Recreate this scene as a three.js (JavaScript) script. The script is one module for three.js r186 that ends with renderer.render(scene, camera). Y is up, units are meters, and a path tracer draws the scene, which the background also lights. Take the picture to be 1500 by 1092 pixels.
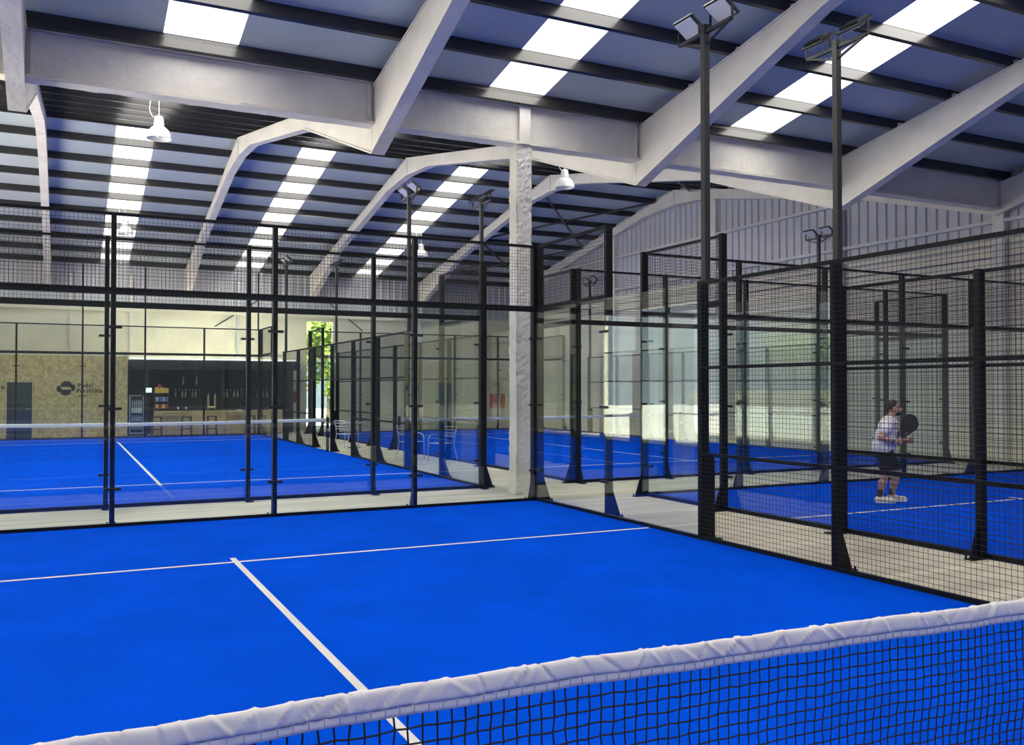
import * as THREE from 'three';
import { mergeGeometries, mergeVertices } from 'three/addons/utils/BufferGeometryUtils.js';
import { RoundedBoxGeometry } from 'three/addons/geometries/RoundedBoxGeometry.js';
import { MarchingCubes } from 'three/addons/objects/MarchingCubes.js';
import { RectAreaLightUniformsLib } from 'three/addons/lights/RectAreaLightUniformsLib.js';
import { FontLoader } from 'three/addons/loaders/FontLoader.js';
import { TextGeometry } from 'three/addons/geometries/TextGeometry.js';

// ---------------------------------------------------------------- camera, sky, sun, daylight, exposure
const scene = new THREE.Scene();
const renderer = new THREE.WebGLRenderer({ antialias: true });
renderer.toneMapping = THREE.LinearToneMapping;
renderer.toneMappingExposure = 1.0;
renderer.shadowMap.enabled = true;
RectAreaLightUniformsLib.init();

const F = 1318.08, YAW = 0.461156, PITCH = 0.0177436;
const camera = new THREE.PerspectiveCamera(2 * Math.atan(546 / F) * 180 / Math.PI, 1500 / 1092, 0.05, 400);
camera.position.set(-1.5366, 1.7334, 2.2832);
camera.lookAt(-1.5366 + Math.sin(YAW) * Math.cos(PITCH), 1.7334 + Math.sin(PITCH), 2.2832 - Math.cos(YAW) * Math.cos(PITCH));

const SKY_LEVEL = 2.0, SUN_LEVEL = 40, SKYLIGHT_LEVEL = 6.6;
scene.background = new THREE.Color().setRGB(0.82, 0.91, 1.0);
scene.backgroundIntensity = SKY_LEVEL;
const sun = new THREE.DirectionalLight(new THREE.Color().setRGB(1, 0.95, 0.86), SUN_LEVEL);
sun.position.set(-14, 60, 33); sun.target.position.set(0, 0, -10);
sun.castShadow = true;
Object.assign(sun.shadow.camera, { left: -60, right: 60, top: 60, bottom: -60, near: 1, far: 160 });
sun.shadow.mapSize.set(2048, 2048);
scene.add(sun, sun.target);

// hall dimensions (metres)
const ZV = -11, HALF = 12, EAVE = 6.36, SLOPE = 0.187, PURLIN = 0.2;          // valley line, half span, rafter top at the valley, pitch, purlin depth
const FRAME_X = [-7.0, -2.12, 2.75, 7.62, 12.49, 17.36];
const HALL = { x0: -7.15, x1: 17.5, zFar: -35.2, zRear: 13.1 };
const SKY_X = [-4.75, 0.13, 5.05, 9.98], SKY_W = 1.0;
const SLOPES = [                                                              // [z at the low edge, z at the ridge]
  [ZV, ZV + HALF], [ZV + 2 * HALF, ZV + HALF], [ZV, ZV - HALF], [ZV - 2 * HALF, ZV - HALF]];
for (const [zl, zr] of SLOPES) for (const sx of SKY_X) {                      // daylight that the roof lights let in
  const len = Math.hypot(HALF, HALF * SLOPE) - 0.3;
  const l = new THREE.RectAreaLight(new THREE.Color().setRGB(1, 0.955, 0.87), SKYLIGHT_LEVEL, SKY_W - 0.04, len);
  const zm = (zl + zr) / 2, ym = EAVE + SLOPE * HALF / 2 + PURLIN - 0.012, dir = Math.sign(zr - zl);
  l.position.set(sx, ym, zm);
  l.up.set(0, SLOPE * 1, dir).normalize();
  l.lookAt(sx, ym - 1, zm + dir * SLOPE);
  scene.add(l);
}

// ---------------------------------------------------------------- helpers
let seed = 12345;
const rnd = () => { seed = (seed * 1664525 + 1013904223) >>> 0; return seed / 4294967296; };
const rr = (a, b) => a + (b - a) * rnd();
const taken = {};
const numbered = (n) => { const k = taken[n] = (taken[n] ?? -1) + 1; return k ? n + '_' + String(k).padStart(3, '0') : n; };
const lin = (r, g, b) => new THREE.Color().setRGB(r, g, b);
function metreUV(g) {                                                          // uv in metres from the dominant axis of each face
  if (g.index) g = g.toNonIndexed();
  const p = g.attributes.position, n = p.count, uv = new Float32Array(n * 2), a = new THREE.Vector3(), b = new THREE.Vector3(), c = new THREE.Vector3();
  for (let i = 0; i < n; i += 3) {
    a.fromBufferAttribute(p, i); b.fromBufferAttribute(p, i + 1).sub(a); c.fromBufferAttribute(p, i + 2).sub(a); b.cross(c);
    const x = Math.abs(b.x), y = Math.abs(b.y), z = Math.abs(b.z), k = y >= x && y >= z ? 1 : x >= z ? 0 : 2;
    for (let j = i; j < i + 3; j++) { uv[2 * j] = k === 0 ? p.getZ(j) : p.getX(j); uv[2 * j + 1] = k === 1 ? p.getZ(j) : p.getY(j); }
  }
  g.setAttribute('uv', new THREE.BufferAttribute(uv, 2));
  return g;
}
function box(w, h, d, x = 0, y = 0, z = 0) { const g = new THREE.BoxGeometry(w, h, d); g.translate(x, y, z); return g; }
function span(x0, x1, y0, y1, z0, z1) { return box(x1 - x0, y1 - y0, z1 - z0, (x0 + x1) / 2, (y0 + y1) / 2, (z0 + z1) / 2); }
function rbox(w, h, d, x = 0, y = 0, z = 0, r = 0.01) { const g = new RoundedBoxGeometry(w, h, d, 2, r); g.translate(x, y, z); return g; }
function bar(a, b, w, d = w) {                                                 // a bar from a to b
  const A = new THREE.Vector3(...a), B = new THREE.Vector3(...b), L = A.distanceTo(B), g = new THREE.BoxGeometry(w, d, L);
  const m = new THREE.Matrix4().lookAt(B, A, Math.abs(B.y - A.y) > 0.98 * L ? new THREE.Vector3(1, 0, 0) : new THREE.Vector3(0, 1, 0));
  g.applyMatrix4(m); g.translate((A.x + B.x) / 2, (A.y + B.y) / 2, (A.z + B.z) / 2); return g;
}
function rod(a, b, r, seg = 8) {
  const A = new THREE.Vector3(...a), B = new THREE.Vector3(...b), g = new THREE.CylinderGeometry(r, r, A.distanceTo(B), seg);
  g.applyQuaternion(new THREE.Quaternion().setFromUnitVectors(new THREE.Vector3(0, 1, 0), B.clone().sub(A).normalize()));
  g.translate((A.x + B.x) / 2, (A.y + B.y) / 2, (A.z + B.z) / 2); return g;
}
function tube(pts, r, seg = 24, rad = 8, closed = false) { return new THREE.TubeGeometry(new THREE.CatmullRomCurve3(pts.map((p) => new THREE.Vector3(...p)), closed), seg, r, rad, closed); }
function lathe(pts, seg = 24) { return new THREE.LatheGeometry(pts.map(([x, y]) => new THREE.Vector2(x, y)), seg); }
function prism(pts, depth, bevel = 0) {                                        // outline in x,y extruded along z, centred
  const s = new THREE.Shape(pts.map(([x, y]) => new THREE.Vector2(x, y)));
  const g = new THREE.ExtrudeGeometry(s, { depth: depth - 2 * bevel, bevelEnabled: bevel > 0, bevelSize: bevel, bevelThickness: bevel, bevelOffset: -bevel, bevelSegments: 2, curveSegments: 16 });
  g.translate(0, 0, -(depth - 2 * bevel) / 2); return g;
}
function join(list) {
  const l = list.map((g) => { g = g.index ? g.toNonIndexed() : g; for (const k of Object.keys(g.attributes)) if (!['position', 'normal', 'uv'].includes(k)) g.deleteAttribute(k); return g; });
  return l.length > 1 ? mergeGeometries(l) : l[0];
}
function part(name, geo, m, parent, x, y, z) {
  const o = new THREE.Mesh(Array.isArray(geo) ? join(geo) : geo, m);
  o.name = name; o.castShadow = o.receiveShadow = true; parent.add(o);
  if (x !== undefined) o.position.set(x, y, z);
  return o;
}
function tag(o, label, category, group, kind) { o.userData.label = label; o.userData.category = category; if (group) o.userData.group = group; if (kind) o.userData.kind = kind; return o; }
function thing(name, label, category, [x, y, z] = [0, 0, 0], turn = 0, group) {
  const o = new THREE.Group(); o.name = numbered(name); scene.add(o); o.position.set(x, y, z); o.rotation.y = turn;
  return tag(o, label, category, group);
}
function solo(name, geo, m, label, category, group, kind, x, y, z) { return tag(part(numbered(name), geo, m, scene, x, y, z), label, category, group, kind); }
const stuff = (o) => { o.userData.kind = 'stuff'; return o; };

// ---------------------------------------------------------------- textures
function hash(x, y, s) { let h = (x * 374761393 + y * 668265263 + s * 1442695041) | 0; h = Math.imul(h ^ (h >>> 13), 1274126177); h ^= h >>> 16; return (h >>> 0) / 4294967296; }
function vnoise(u, v, n, s, m = n) {                                           // tileable value noise, n x m cells over the unit square
  u *= n; v *= m; const i = Math.floor(u), j = Math.floor(v), a = u - i, b = v - j, w = (t, k) => ((t % k) + k) % k, sm = (t) => t * t * (3 - 2 * t);
  const A = hash(w(i, n), w(j, m), s), B = hash(w(i + 1, n), w(j, m), s), C = hash(w(i, n), w(j + 1, m), s), D = hash(w(i + 1, n), w(j + 1, m), s), p = sm(a), q = sm(b);
  return (A * (1 - p) + B * p) * (1 - q) + (C * (1 - p) + D * p) * q;
}
const fbm = (u, v, n, s, o = 4) => { let t = 0, a = 0.5, w = 0; for (let k = 0; k < o; k++) { t += a * vnoise(u, v, n << k, s + k); w += a; a *= 0.5; } return t / w; };
function texture(size, metres, fn, color = true) {
  const d = new Uint8Array(size * size * 4);
  for (let j = 0; j < size; j++) for (let i = 0; i < size; i++) {
    const c = fn((i + 0.5) / size, (j + 0.5) / size), k = 4 * (j * size + i);
    d[k] = Math.max(0, Math.min(255, c[0])); d[k + 1] = Math.max(0, Math.min(255, c[1])); d[k + 2] = Math.max(0, Math.min(255, c[2])); d[k + 3] = 255;
  }
  const t = new THREE.DataTexture(d, size, size);
  t.wrapS = t.wrapT = THREE.RepeatWrapping; t.magFilter = THREE.LinearFilter; t.minFilter = THREE.LinearMipmapLinearFilter; t.generateMipmaps = true;
  if (color) t.colorSpace = THREE.SRGBColorSpace;
  t.repeat.set(1 / metres, 1 / metres); t.needsUpdate = true; return t;
}
const grey = (v) => [v, v, v];
const turfMap = texture(512, 2.5, (u, v) => { const f = 0.9 + 0.14 * fbm(u, v, 5, 3) + 0.10 * (hash(Math.floor(u * 512), Math.floor(v * 512), 9) - 0.5); return [0, 78 * f, 213 * f]; });
const turfBump = texture(512, 0.5, (u, v) => grey(70 + 110 * vnoise(u, v, 128, 5) + 60 * hash(Math.floor(u * 512), Math.floor(v * 512), 11)), false);
const concreteMap = texture(1024, 7, (u, v) => {
  const a = fbm(u, v, 4, 21, 6), b = fbm(u, v, 9, 31, 4), st = vnoise(u, v, 5, 77, 60), f = 0.76 + 0.32 * a + 0.14 * (st - 0.5) - 0.3 * Math.max(0, b - 0.62);
  return [214 * f, 205 * f, 184 * f];
});
const concreteBump = texture(512, 2, (u, v) => grey(255 * fbm(u, v, 16, 41, 4)), false);
const sprayBump = texture(512, 0.9, (u, v) => grey(255 * Math.pow(fbm(u, v, 14, 51, 4), 1.2)), false);
const sprayMap = texture(512, 2.2, (u, v) => { const f = 0.93 + 0.11 * fbm(u, v, 6, 61, 5); return [218 * f, 214 * f, 206 * f]; });
const plasterMap = texture(512, 5, (u, v) => { const f = 0.9 + 0.14 * fbm(u, v, 5, 71, 5); return [226 * f, 219 * f, 200 * f]; });
const osbMap = texture(1024, 2.4, (u, v) => {
  let c = 0, best = 0;
  for (let k = 0; k < 5; k++) { const a = k * 1.13, x = u * Math.cos(a) - v * Math.sin(a), y = u * Math.sin(a) + v * Math.cos(a); const t = vnoise(u + 0.03 * Math.sin(a), v, 46, 91 + k, 30); if (t > best) { best = t; c = hash(Math.floor(x * 40), Math.floor(y * 13), 95 + k); } }
  const f = 0.80 + 0.22 * c + 0.12 * (fbm(u, v, 24, 99, 3) - 0.5); return [216 * f, 187 * f, 134 * f];
});
const woodMap = texture(512, 1.2, (u, v) => { const r = fbm(u, v, 3, 111, 4), s = vnoise(u, v, 4, 113, 90), f = 0.82 + 0.2 * r + 0.12 * (s - 0.5); return [222 * f, 190 * f, 136 * f]; });
const barkMap = texture(256, 0.8, (u, v) => { const f = 0.6 + 0.6 * vnoise(u, v, 24, 121, 5); return [104 * f, 86 * f, 66 * f]; });
const roofMap = texture(512, 4, (u, v) => { const f = 0.93 + 0.1 * fbm(u, v, 4, 131, 5); return [180 * f, 191 * f, 198 * f]; });
const groundMap = texture(512, 9, (u, v) => { const f = 0.86 + 0.2 * fbm(u, v, 8, 141, 6); return [224 * f, 220 * f, 208 * f]; });
const vinylBump = texture(256, 0.3, (u, v) => grey(255 * fbm(u, v, 8, 151, 3)), false);

// ---------------------------------------------------------------- materials
const std = (o) => new THREE.MeshStandardMaterial(o);
const M = {
  turf: new THREE.MeshPhysicalMaterial({ map: turfMap, bumpMap: turfBump, bumpScale: 0.004, roughness: 1, specularIntensity: 0.03 }),
  line: std({ color: lin(0.66, 0.65, 0.62), bumpMap: turfBump, bumpScale: 0.003, roughness: 0.9 }),
  concrete: std({ map: concreteMap, bumpMap: concreteBump, bumpScale: 0.002, roughness: 0.62 }),
  ground: std({ map: groundMap, roughness: 0.9 }),
  spray: std({ map: sprayMap, bumpMap: sprayBump, bumpScale: 0.008, roughness: 0.85 }),
  plaster: std({ map: plasterMap, bumpMap: sprayBump, bumpScale: 0.002, roughness: 0.9 }),
  sheet: std({ map: roofMap, roughness: 0.5 }),
  cladding: std({ color: lin(0.50, 0.51, 0.54), roughness: 0.45 }),
  rearClad: std({ color: lin(0.16, 0.165, 0.18), roughness: 0.6 }),
  girt: std({ color: lin(0.55, 0.56, 0.58), roughness: 0.5 }),
  purlin: std({ color: lin(0.030, 0.030, 0.030), roughness: 0.26 }),
  frame: new THREE.MeshPhysicalMaterial({ color: lin(0.004, 0.005, 0.0065), roughness: 0.5, specularIntensity: 0.45 }),
  wire: std({ color: lin(0.008, 0.008, 0.010), roughness: 0.5 }),
  pole: std({ color: lin(0.02, 0.022, 0.024), roughness: 0.42 }),
  clamp: std({ color: lin(0.006, 0.006, 0.007), roughness: 0.5 }),
  steel: std({ color: lin(0.55, 0.56, 0.58), roughness: 0.32, metalness: 0.9 }),
  zinc: std({ color: lin(0.45, 0.46, 0.47), roughness: 0.45, metalness: 0.7 }),
  glass: new THREE.MeshPhysicalMaterial({ color: lin(0.955, 0.985, 0.974), roughness: 0, transmission: 1, thickness: 0, ior: 1.52 }),
  lens: new THREE.MeshPhysicalMaterial({ color: lin(0.62, 0.64, 0.66), roughness: 0.15, clearcoat: 1, clearcoatRoughness: 0.05 }),
  skylight: new THREE.MeshStandardMaterial({ color: lin(0.8, 0.8, 0.78), roughness: 0.6, emissive: lin(1, 0.99, 0.96), emissiveIntensity: 1.6 }),
  vinyl: std({ color: lin(0.70, 0.69, 0.67), bumpMap: vinylBump, bumpScale: 0.0012, roughness: 0.42 }),
  cord: std({ color: lin(0.004, 0.004, 0.006), roughness: 0.8 }),
  osb: std({ map: osbMap, roughness: 0.8 }),
  wood: std({ map: woodMap, roughness: 0.6 }),
  darkWood: std({ color: lin(0.10, 0.055, 0.028), roughness: 0.5 }),
  kiosk: std({ color: lin(0.018, 0.021, 0.022), roughness: 0.55 }),
  door: std({ color: lin(0.020, 0.028, 0.034), roughness: 0.45 }),
  ink: std({ color: lin(0.012, 0.012, 0.014), roughness: 0.6 }),
  red: std({ color: lin(0.42, 0.035, 0.035), roughness: 0.45 }),
  yellow: std({ color: lin(0.78, 0.48, 0.08), roughness: 0.5 }),
  blueCard: std({ color: lin(0.10, 0.20, 0.42), roughness: 0.5 }),
  white: std({ color: lin(0.80, 0.80, 0.78), roughness: 0.5 }),
  brass: std({ color: lin(0.72, 0.55, 0.25), roughness: 0.3, metalness: 0.8 }),
  bottleGlass: std({ color: lin(0.42, 0.46, 0.42), roughness: 0.12 }),
  bottleBrown: std({ color: lin(0.14, 0.06, 0.02), roughness: 0.12 }),
  lampGlow: std({ color: lin(0.8, 0.8, 0.8), emissive: lin(0.9, 1, 0.95), emissiveIntensity: 1.1 }),
  stripGlow: std({ color: lin(0.8, 0.8, 0.78), emissive: lin(1, 0.95, 0.85), emissiveIntensity: 1.5 }),
  enamel: std({ color: lin(0.80, 0.80, 0.77), roughness: 0.3 }),
  leaf: new THREE.MeshPhysicalMaterial({ color: lin(0.30, 0.40, 0.08), roughness: 0.9, transmission: 0.35, thickness: 0, side: THREE.DoubleSide }),
  leafDark: new THREE.MeshPhysicalMaterial({ color: lin(0.10, 0.18, 0.03), roughness: 0.9, transmission: 0.3, thickness: 0, side: THREE.DoubleSide }),
  bark: std({ map: barkMap, roughness: 0.95 }),
  skin: std({ color: lin(0.52, 0.29, 0.21), roughness: 0.55 }),
  shirt: std({ color: lin(0.72, 0.68, 0.72), roughness: 0.85 }),
  print: std({ color: lin(0.06, 0.08, 0.26), roughness: 0.8 }),
  shorts: std({ color: lin(0.010, 0.011, 0.018), roughness: 0.85 }),
  sock: std({ color: lin(0.05, 0.05, 0.055), roughness: 0.9 }),
  shoe: std({ color: lin(0.74, 0.68, 0.58), roughness: 0.6 }),
  hair: std({ color: lin(0.035, 0.022, 0.016), roughness: 0.7 }),
  racket: std({ color: lin(0.02, 0.023, 0.022), roughness: 0.35 }),
};

// ---------------------------------------------------------------- the ground, floor and courts
solo('ground', metreUV(box(120, 0.1, 110, -18, -0.08, -22)), M.ground, 'pale sunlit paving outside the open side of the hall', 'ground', null, 'structure');
solo('floor', metreUV(span(HALL.x0, HALL.x1, -0.03, 0, HALL.zFar, HALL.zRear)), M.concrete, 'worn grey concrete hall floor between the blue courts', 'floor', null, 'structure');

const COURTS = {
  A: { x: 0, z: 0, label: 'bright blue turf of the foreground court with the nearest net' },
  B: { x: 11.86, z: 0.18, label: 'blue turf of the court where the player stands' },
  C: { x: 0, z: -22, label: 'blue turf of the court in front of the wooden wall and bar' },
  D: { x: 11.86, z: -22, label: 'blue turf of the court in front of the red wall cabinet' },
};
for (const k of 'ABCD') {
  const c = COURTS[k], g = tag(new THREE.Group(), c.label, 'court', 'padel court surfaces', 'structure');
  g.name = numbered('court_surface'); g.position.set(c.x, 0, c.z); scene.add(g);
  part('turf', metreUV(span(-5, 5, 0, 0.012, -10, 10)), M.turf, g);
  for (const s of [-1, 1]) part('service_line', metreUV(span(-4.93, 4.93, 0.012, 0.0145, s * 6.95 - 0.028, s * 6.95 + 0.028)), M.line, g);
  for (const s of [-1, 1]) part('center_line', metreUV(span(-0.028, 0.028, 0.012, 0.0142, Math.min(s * 0.02, s * 7.18), Math.max(s * 0.02, s * 7.18))), M.line, g);
}

// ---------------------------------------------------------------- roof: sheets, roof lights, purlins
SLOPES.forEach(([zl, zr], i) => {
  const dir = Math.sign(zr - zl), g = new THREE.Group();
  g.name = numbered('ceiling'); scene.add(g);
  tag(g, ['sloping roof above the foreground court, black purlins and white roof lights', 'roof slope behind the camera over the court row', 'near roof slope rising from the white valley girder over the far courts', 'far roof slope falling to the wall above the bar'][i], 'roof', null, 'structure');
  const yAt = (d) => EAVE + SLOPE * d + PURLIN;                                 // underside of the sheets, d from the low edge
  const over = i === 1 || i === 3 ? -0.6 : 0;
  const slab = (x0, x1, th, d0 = over, d1 = HALF, up = 0) => {
    const s = prism([[0, 0], [d1 - d0, SLOPE * (d1 - d0)], [d1 - d0, SLOPE * (d1 - d0) + th], [0, th]], x1 - x0);
    s.rotateY(dir > 0 ? -Math.PI / 2 : Math.PI / 2); s.translate((x0 + x1) / 2, yAt(d0) + up, zl + dir * d0); return metreUV(s);
  };
  const cuts = [HALL.x0 - 0.3]; for (const sx of SKY_X) cuts.push(sx - SKY_W / 2, sx + SKY_W / 2); cuts.push(HALL.x1 + 0.35);
  for (let k = 0; k < cuts.length; k += 2) part('roof_sheet', slab(cuts[k], cuts[k + 1], 0.06), M.sheet, g);
  for (const sx of SKY_X) part('roof_light', slab(sx - SKY_W / 2, sx + SKY_W / 2, 0.03), M.skylight, g);
  const n = i < 2 ? 10 : 9;
  for (let k = 0; k <= n; k++) {
    const d = i < 2 ? 0.22 + 1.16 * k : 0.25 + 1.31 * k - (k === n ? 0.14 : 0);
    if (d > HALF - 0.1) continue;
    const y = EAVE + SLOPE * d, z = zl + dir * d;
    const prof = [[-0.035, 0], [0.035, 0], [0.035, 0.022], [0.006 - 0.035, 0.022], [0.006 - 0.035, PURLIN + 0.004], [-0.035, PURLIN + 0.004]];
    const pg = prism(prof.map(([a, b]) => [a, b]), HALL.x1 - HALL.x0 - 0.1);
    pg.rotateY(Math.PI / 2); const body = box(HALL.x1 - HALL.x0 - 0.1, PURLIN, 0.05, 0, PURLIN / 2, 0);
    const p = part('purlin', [metreUV(body), metreUV(box(HALL.x1 - HALL.x0 - 0.1, 0.02, 0.075, 0, 0.012, -0.01 * dir))], M.purlin, g);
    p.rotation.x = -Math.atan(SLOPE) * dir; p.position.set((HALL.x0 + HALL.x1) / 2, y, z);
  }
});
// the gutter over the valley girder
solo('valley_gutter', [metreUV(span(HALL.x0, HALL.x1, 6.47, 6.5, ZV - 0.22, ZV + 0.22)), metreUV(span(HALL.x0, HALL.x1, 6.47, 6.62, ZV + 0.2, ZV + 0.22)), metreUV(span(HALL.x0, HALL.x1, 6.47, 6.62, ZV - 0.22, ZV - 0.2))], M.purlin, 'dark valley gutter lying along the top of the white girder', 'gutter', null, 'structure');

// ---------------------------------------------------------------- white sprayed steel: frames, girder, column
function rough(g, amp, freq, s = 7) {                                          // lumps of the sprayed coat
  g = mergeVertices(g, 1e-4); const p = g.attributes.position;
  const n3 = (x, y, z) => { let t = 0; for (let k = 0; k < 3; k++) { const f = freq * (1 << k); t += (vnoise(x * f * 0.01 + 0.13 * k, (y + z * 1.37) * f * 0.01, 97, s + k) - 0.5) / (1 << k); } return t; };
  const nn = g.attributes.normal;
  for (let i = 0; i < p.count; i++) { const t = amp * n3(p.getX(i), p.getY(i), p.getZ(i)); p.setXYZ(i, p.getX(i) + t * nn.getX(i), p.getY(i) + t * nn.getY(i), p.getZ(i) + t * nn.getZ(i)); }
  g.computeVertexNormals(); return g;
}
FRAME_X.forEach((fx, i) => {
  const g = new THREE.Group(); g.name = numbered('roof_frame'); g.position.set(fx, 0, 0); scene.add(g);
  tag(g, ['white steel roof frame at the open side of the hall', 'white steel roof frame, first from the open side over the door in the wooden wall', 'white steel roof frame that lands on the girder before the bar', 'white steel roof frame just past the white column', 'white steel roof frame over the player', 'white gable frame against the ribbed side wall'][i], 'roof frame', 'white roof frames', 'structure');
  const depth = i === 5 ? 0.7 : 1;
  for (const [zl, zr] of SLOPES) {
    const dir = Math.sign(zr - zl), top = (d) => EAVE + SLOPE * d, e = 0.0;
    const low = [[e, EAVE - 1.02 * depth], [4.4, top(4.4) - 0.32], [10.2, top(10.2) - 0.3], [HALF, top(HALF) - 0.52]];
    const pts = [[e, top(e)], [HALF, top(HALF)], ...low.slice().reverse()];
    const s = prism(pts, 0.17, 0.015); s.rotateY(dir > 0 ? -Math.PI / 2 : Math.PI / 2); s.translate(0, 0, zl);
    const list = [s];
    const fl = low.slice(0, 3).concat([low[3]]);
    for (let k = 0; k < fl.length - 1; k++) list.push(bar([0, fl[k][1] + 0.012, zl + dir * fl[k][0]], [0, fl[k + 1][1] + 0.012, zl + dir * fl[k + 1][0]], 0.215, 0.028));
    list.push(bar([0, top(0) - 0.012, zl], [0, top(HALF) - 0.012, zl + dir * HALF], 0.215, 0.024));
    list.push(box(0.23, 0.52, 0.03, 0, top(HALF) - 0.27, zr - dir * 0.016));    // apex plate
    part('rafter', metreUV(join(list)), M.spray, g);
    for (let k = 0; k < 9; k++) { const d = i < 0 ? 0 : (zl > -12 && zr > -12 && zl > -11.5 ? 0.22 + 1.16 * (k + 1) : 0.25 + 1.31 * (k + 1)); if (d < HALF - 0.4 && i < 5) part('purlin_cleat', box(0.1, 0.12, 0.06, 0.03, top(d) + 0.05, zl + dir * (d + 0.06)), M.spray, g); }
  }
  if (i === 5) for (const z of [-35, -27, -21, -15.7, -11, 1, 13 - 0.2]) part('wall_post', metreUV(span(-0.02, 0.12, 0, (z < -11 ? EAVE + SLOPE * (HALF - Math.abs(z + 23)) : EAVE + SLOPE * (HALF - Math.abs(z - 1))) - 0.3, z - 0.14, z + 0.14)), M.spray, g);
});
{
  const g = new THREE.Group(); g.name = 'valley_girder'; scene.add(g);
  tag(g, 'long white sprayed steel girder carried by the white column', 'girder', null, 'structure');
  const L = HALL.x1 - HALL.x0, seg = (w, h, d, x, y, z) => { const b = new THREE.BoxGeometry(w, h, d, 240, Math.max(1, Math.round(h / 0.1)), Math.max(1, Math.round(d / 0.1))); b.translate(x, y, z); return b; };
  const cx = (HALL.x0 + HALL.x1) / 2;
  part('web', metreUV(rough(seg(L, 0.6, 0.12, cx, 6.1, ZV), 0.015, 30)), M.spray, g);
  part('bottom_flange', metreUV(rough(seg(L, 0.045, 0.27, cx, 5.785, ZV), 0.016, 90)), M.spray, g);
  part('top_flange', metreUV(rough(seg(L, 0.05, 0.24, cx, 6.435, ZV), 0.01, 50)), M.spray, g);
  for (const fx of FRAME_X) for (const s of [-1, 1]) part('stiffener', metreUV(box(0.02, 0.56, 0.24, fx + s * 0.16, 6.1, ZV)), M.spray, g);
}
{
  const b = new THREE.BoxGeometry(0.275, 5.77, 0.27, 14, 280, 14); b.translate(0, 2.885, 0);
  const p = b.attributes.position;
  for (let i = 0; i < p.count; i++) { const y = p.getY(i), f = 1 + 0.16 * Math.exp(-y * 6); p.setX(i, p.getX(i) * f); p.setZ(i, p.getZ(i) * f); }
  b.computeVertexNormals();
  const g = new THREE.Group(); g.name = 'column'; g.position.set(5.235, 0, -11.03); scene.add(g);
  tag(g, 'white lumpy sprayed column standing between the four courts', 'column', null, 'structure');
  part('shaft', metreUV(rough(b, 0.024, 24, 17)), M.spray, g);
  part('capital_plate', metreUV(box(0.2, 0.66, 0.05, 0.0, 6.1, 0.155)), M.spray, g);
}
// roof bracing in the last bay
{
  const y = (z) => EAVE + SLOPE * (HALF - Math.abs(z + 23)) - 0.06;
  const g = thing('roof_brace', 'crossed dark bracing bars under the roof beside the ribbed wall', 'bracing'); g.userData.kind = 'structure';
  for (const [a, b] of [[-24, -29], [-29, -24], [-29, -34], [-34, -29], [-22, -17], [-17, -22]]) part('brace_bar', bar([12.6, y(a), a], [17.2, y(b), b], 0.06, 0.06), M.purlin, g);
}

// ---------------------------------------------------------------- walls
function corrugated(w, h0, hTop, pitch = 0.25, depth = 0.035) {                // ribbed sheet in x,y; hTop(x) is its upper edge
  const pos = [], idx = []; let x = 0; const xs = [];
  for (; x < w - 1e-6; x += pitch) xs.push([x, 0], [x + pitch * 0.62, 0], [x + pitch * 0.7, depth], [x + pitch * 0.92, depth]);
  xs.push([w, 0]);
  xs.forEach(([a, d]) => { const X = Math.min(a, w); pos.push(X, h0, d, X, hTop(X), d); });
  for (let i = 0; i < xs.length - 1; i++) { const k = 2 * i; idx.push(k, k + 2, k + 1, k + 1, k + 2, k + 3); }
  const g = new THREE.BufferGeometry(); g.setAttribute('position', new THREE.Float32BufferAttribute(pos, 3)); g.setIndex(idx);
  const f = g.toNonIndexed(); f.computeVertexNormals(); return metreUV(f);
}
const roofY = (z) => EAVE + PURLIN + SLOPE * (HALF - Math.abs(z < ZV ? z + 23 : z - 1));
{
  const g = tag(new THREE.Group(), 'ribbed grey metal and white plaster side wall of the hall', 'wall', null, 'structure'); g.name = 'wall_right'; scene.add(g);
  part('plaster', metreUV(span(17.5, 17.75, 0, 5.2, HALL.zFar, HALL.zRear)), M.plaster, g);
  const w = HALL.zRear - HALL.zFar, s = corrugated(w, 5.15, (x) => roofY(HALL.zFar + x) + 0.02, 0.3, 0.05);
  s.rotateY(-Math.PI / 2); s.translate(17.52, 0, HALL.zFar); part('ribbed_cladding', s, M.cladding, g);
  const back = prism([[HALL.zFar, 5.2], [HALL.zRear, 5.2], ...[HALL.zRear, 1, ZV, -23, HALL.zFar].map((z) => [z, roofY(z) + 0.05])], 0.06);
  back.rotateY(-Math.PI / 2); back.translate(17.6, 0, 0); part('outer_skin', metreUV(back), M.cladding, g);
  for (const y of [5.53, 6.76]) for (const [a, b] of y > 6 ? [[-34, -12.6], [-9.4, 11.5]] : [[HALL.zFar, HALL.zRear]]) part('girt', metreUV(span(17.36, 17.46, y - 0.04, y + 0.04, a, b)), M.girt, g);
  part('coping', metreUV(span(17.38, 17.52, 5.12, 5.24, HALL.zFar, HALL.zRear)), M.plaster, g);
  for (const y of [4.72, 4.98]) part('conduit', metreUV(rod([17.46, y, HALL.zFar + 0.2], [17.46, y, 4], 0.022)), M.zinc, g);
}
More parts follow.
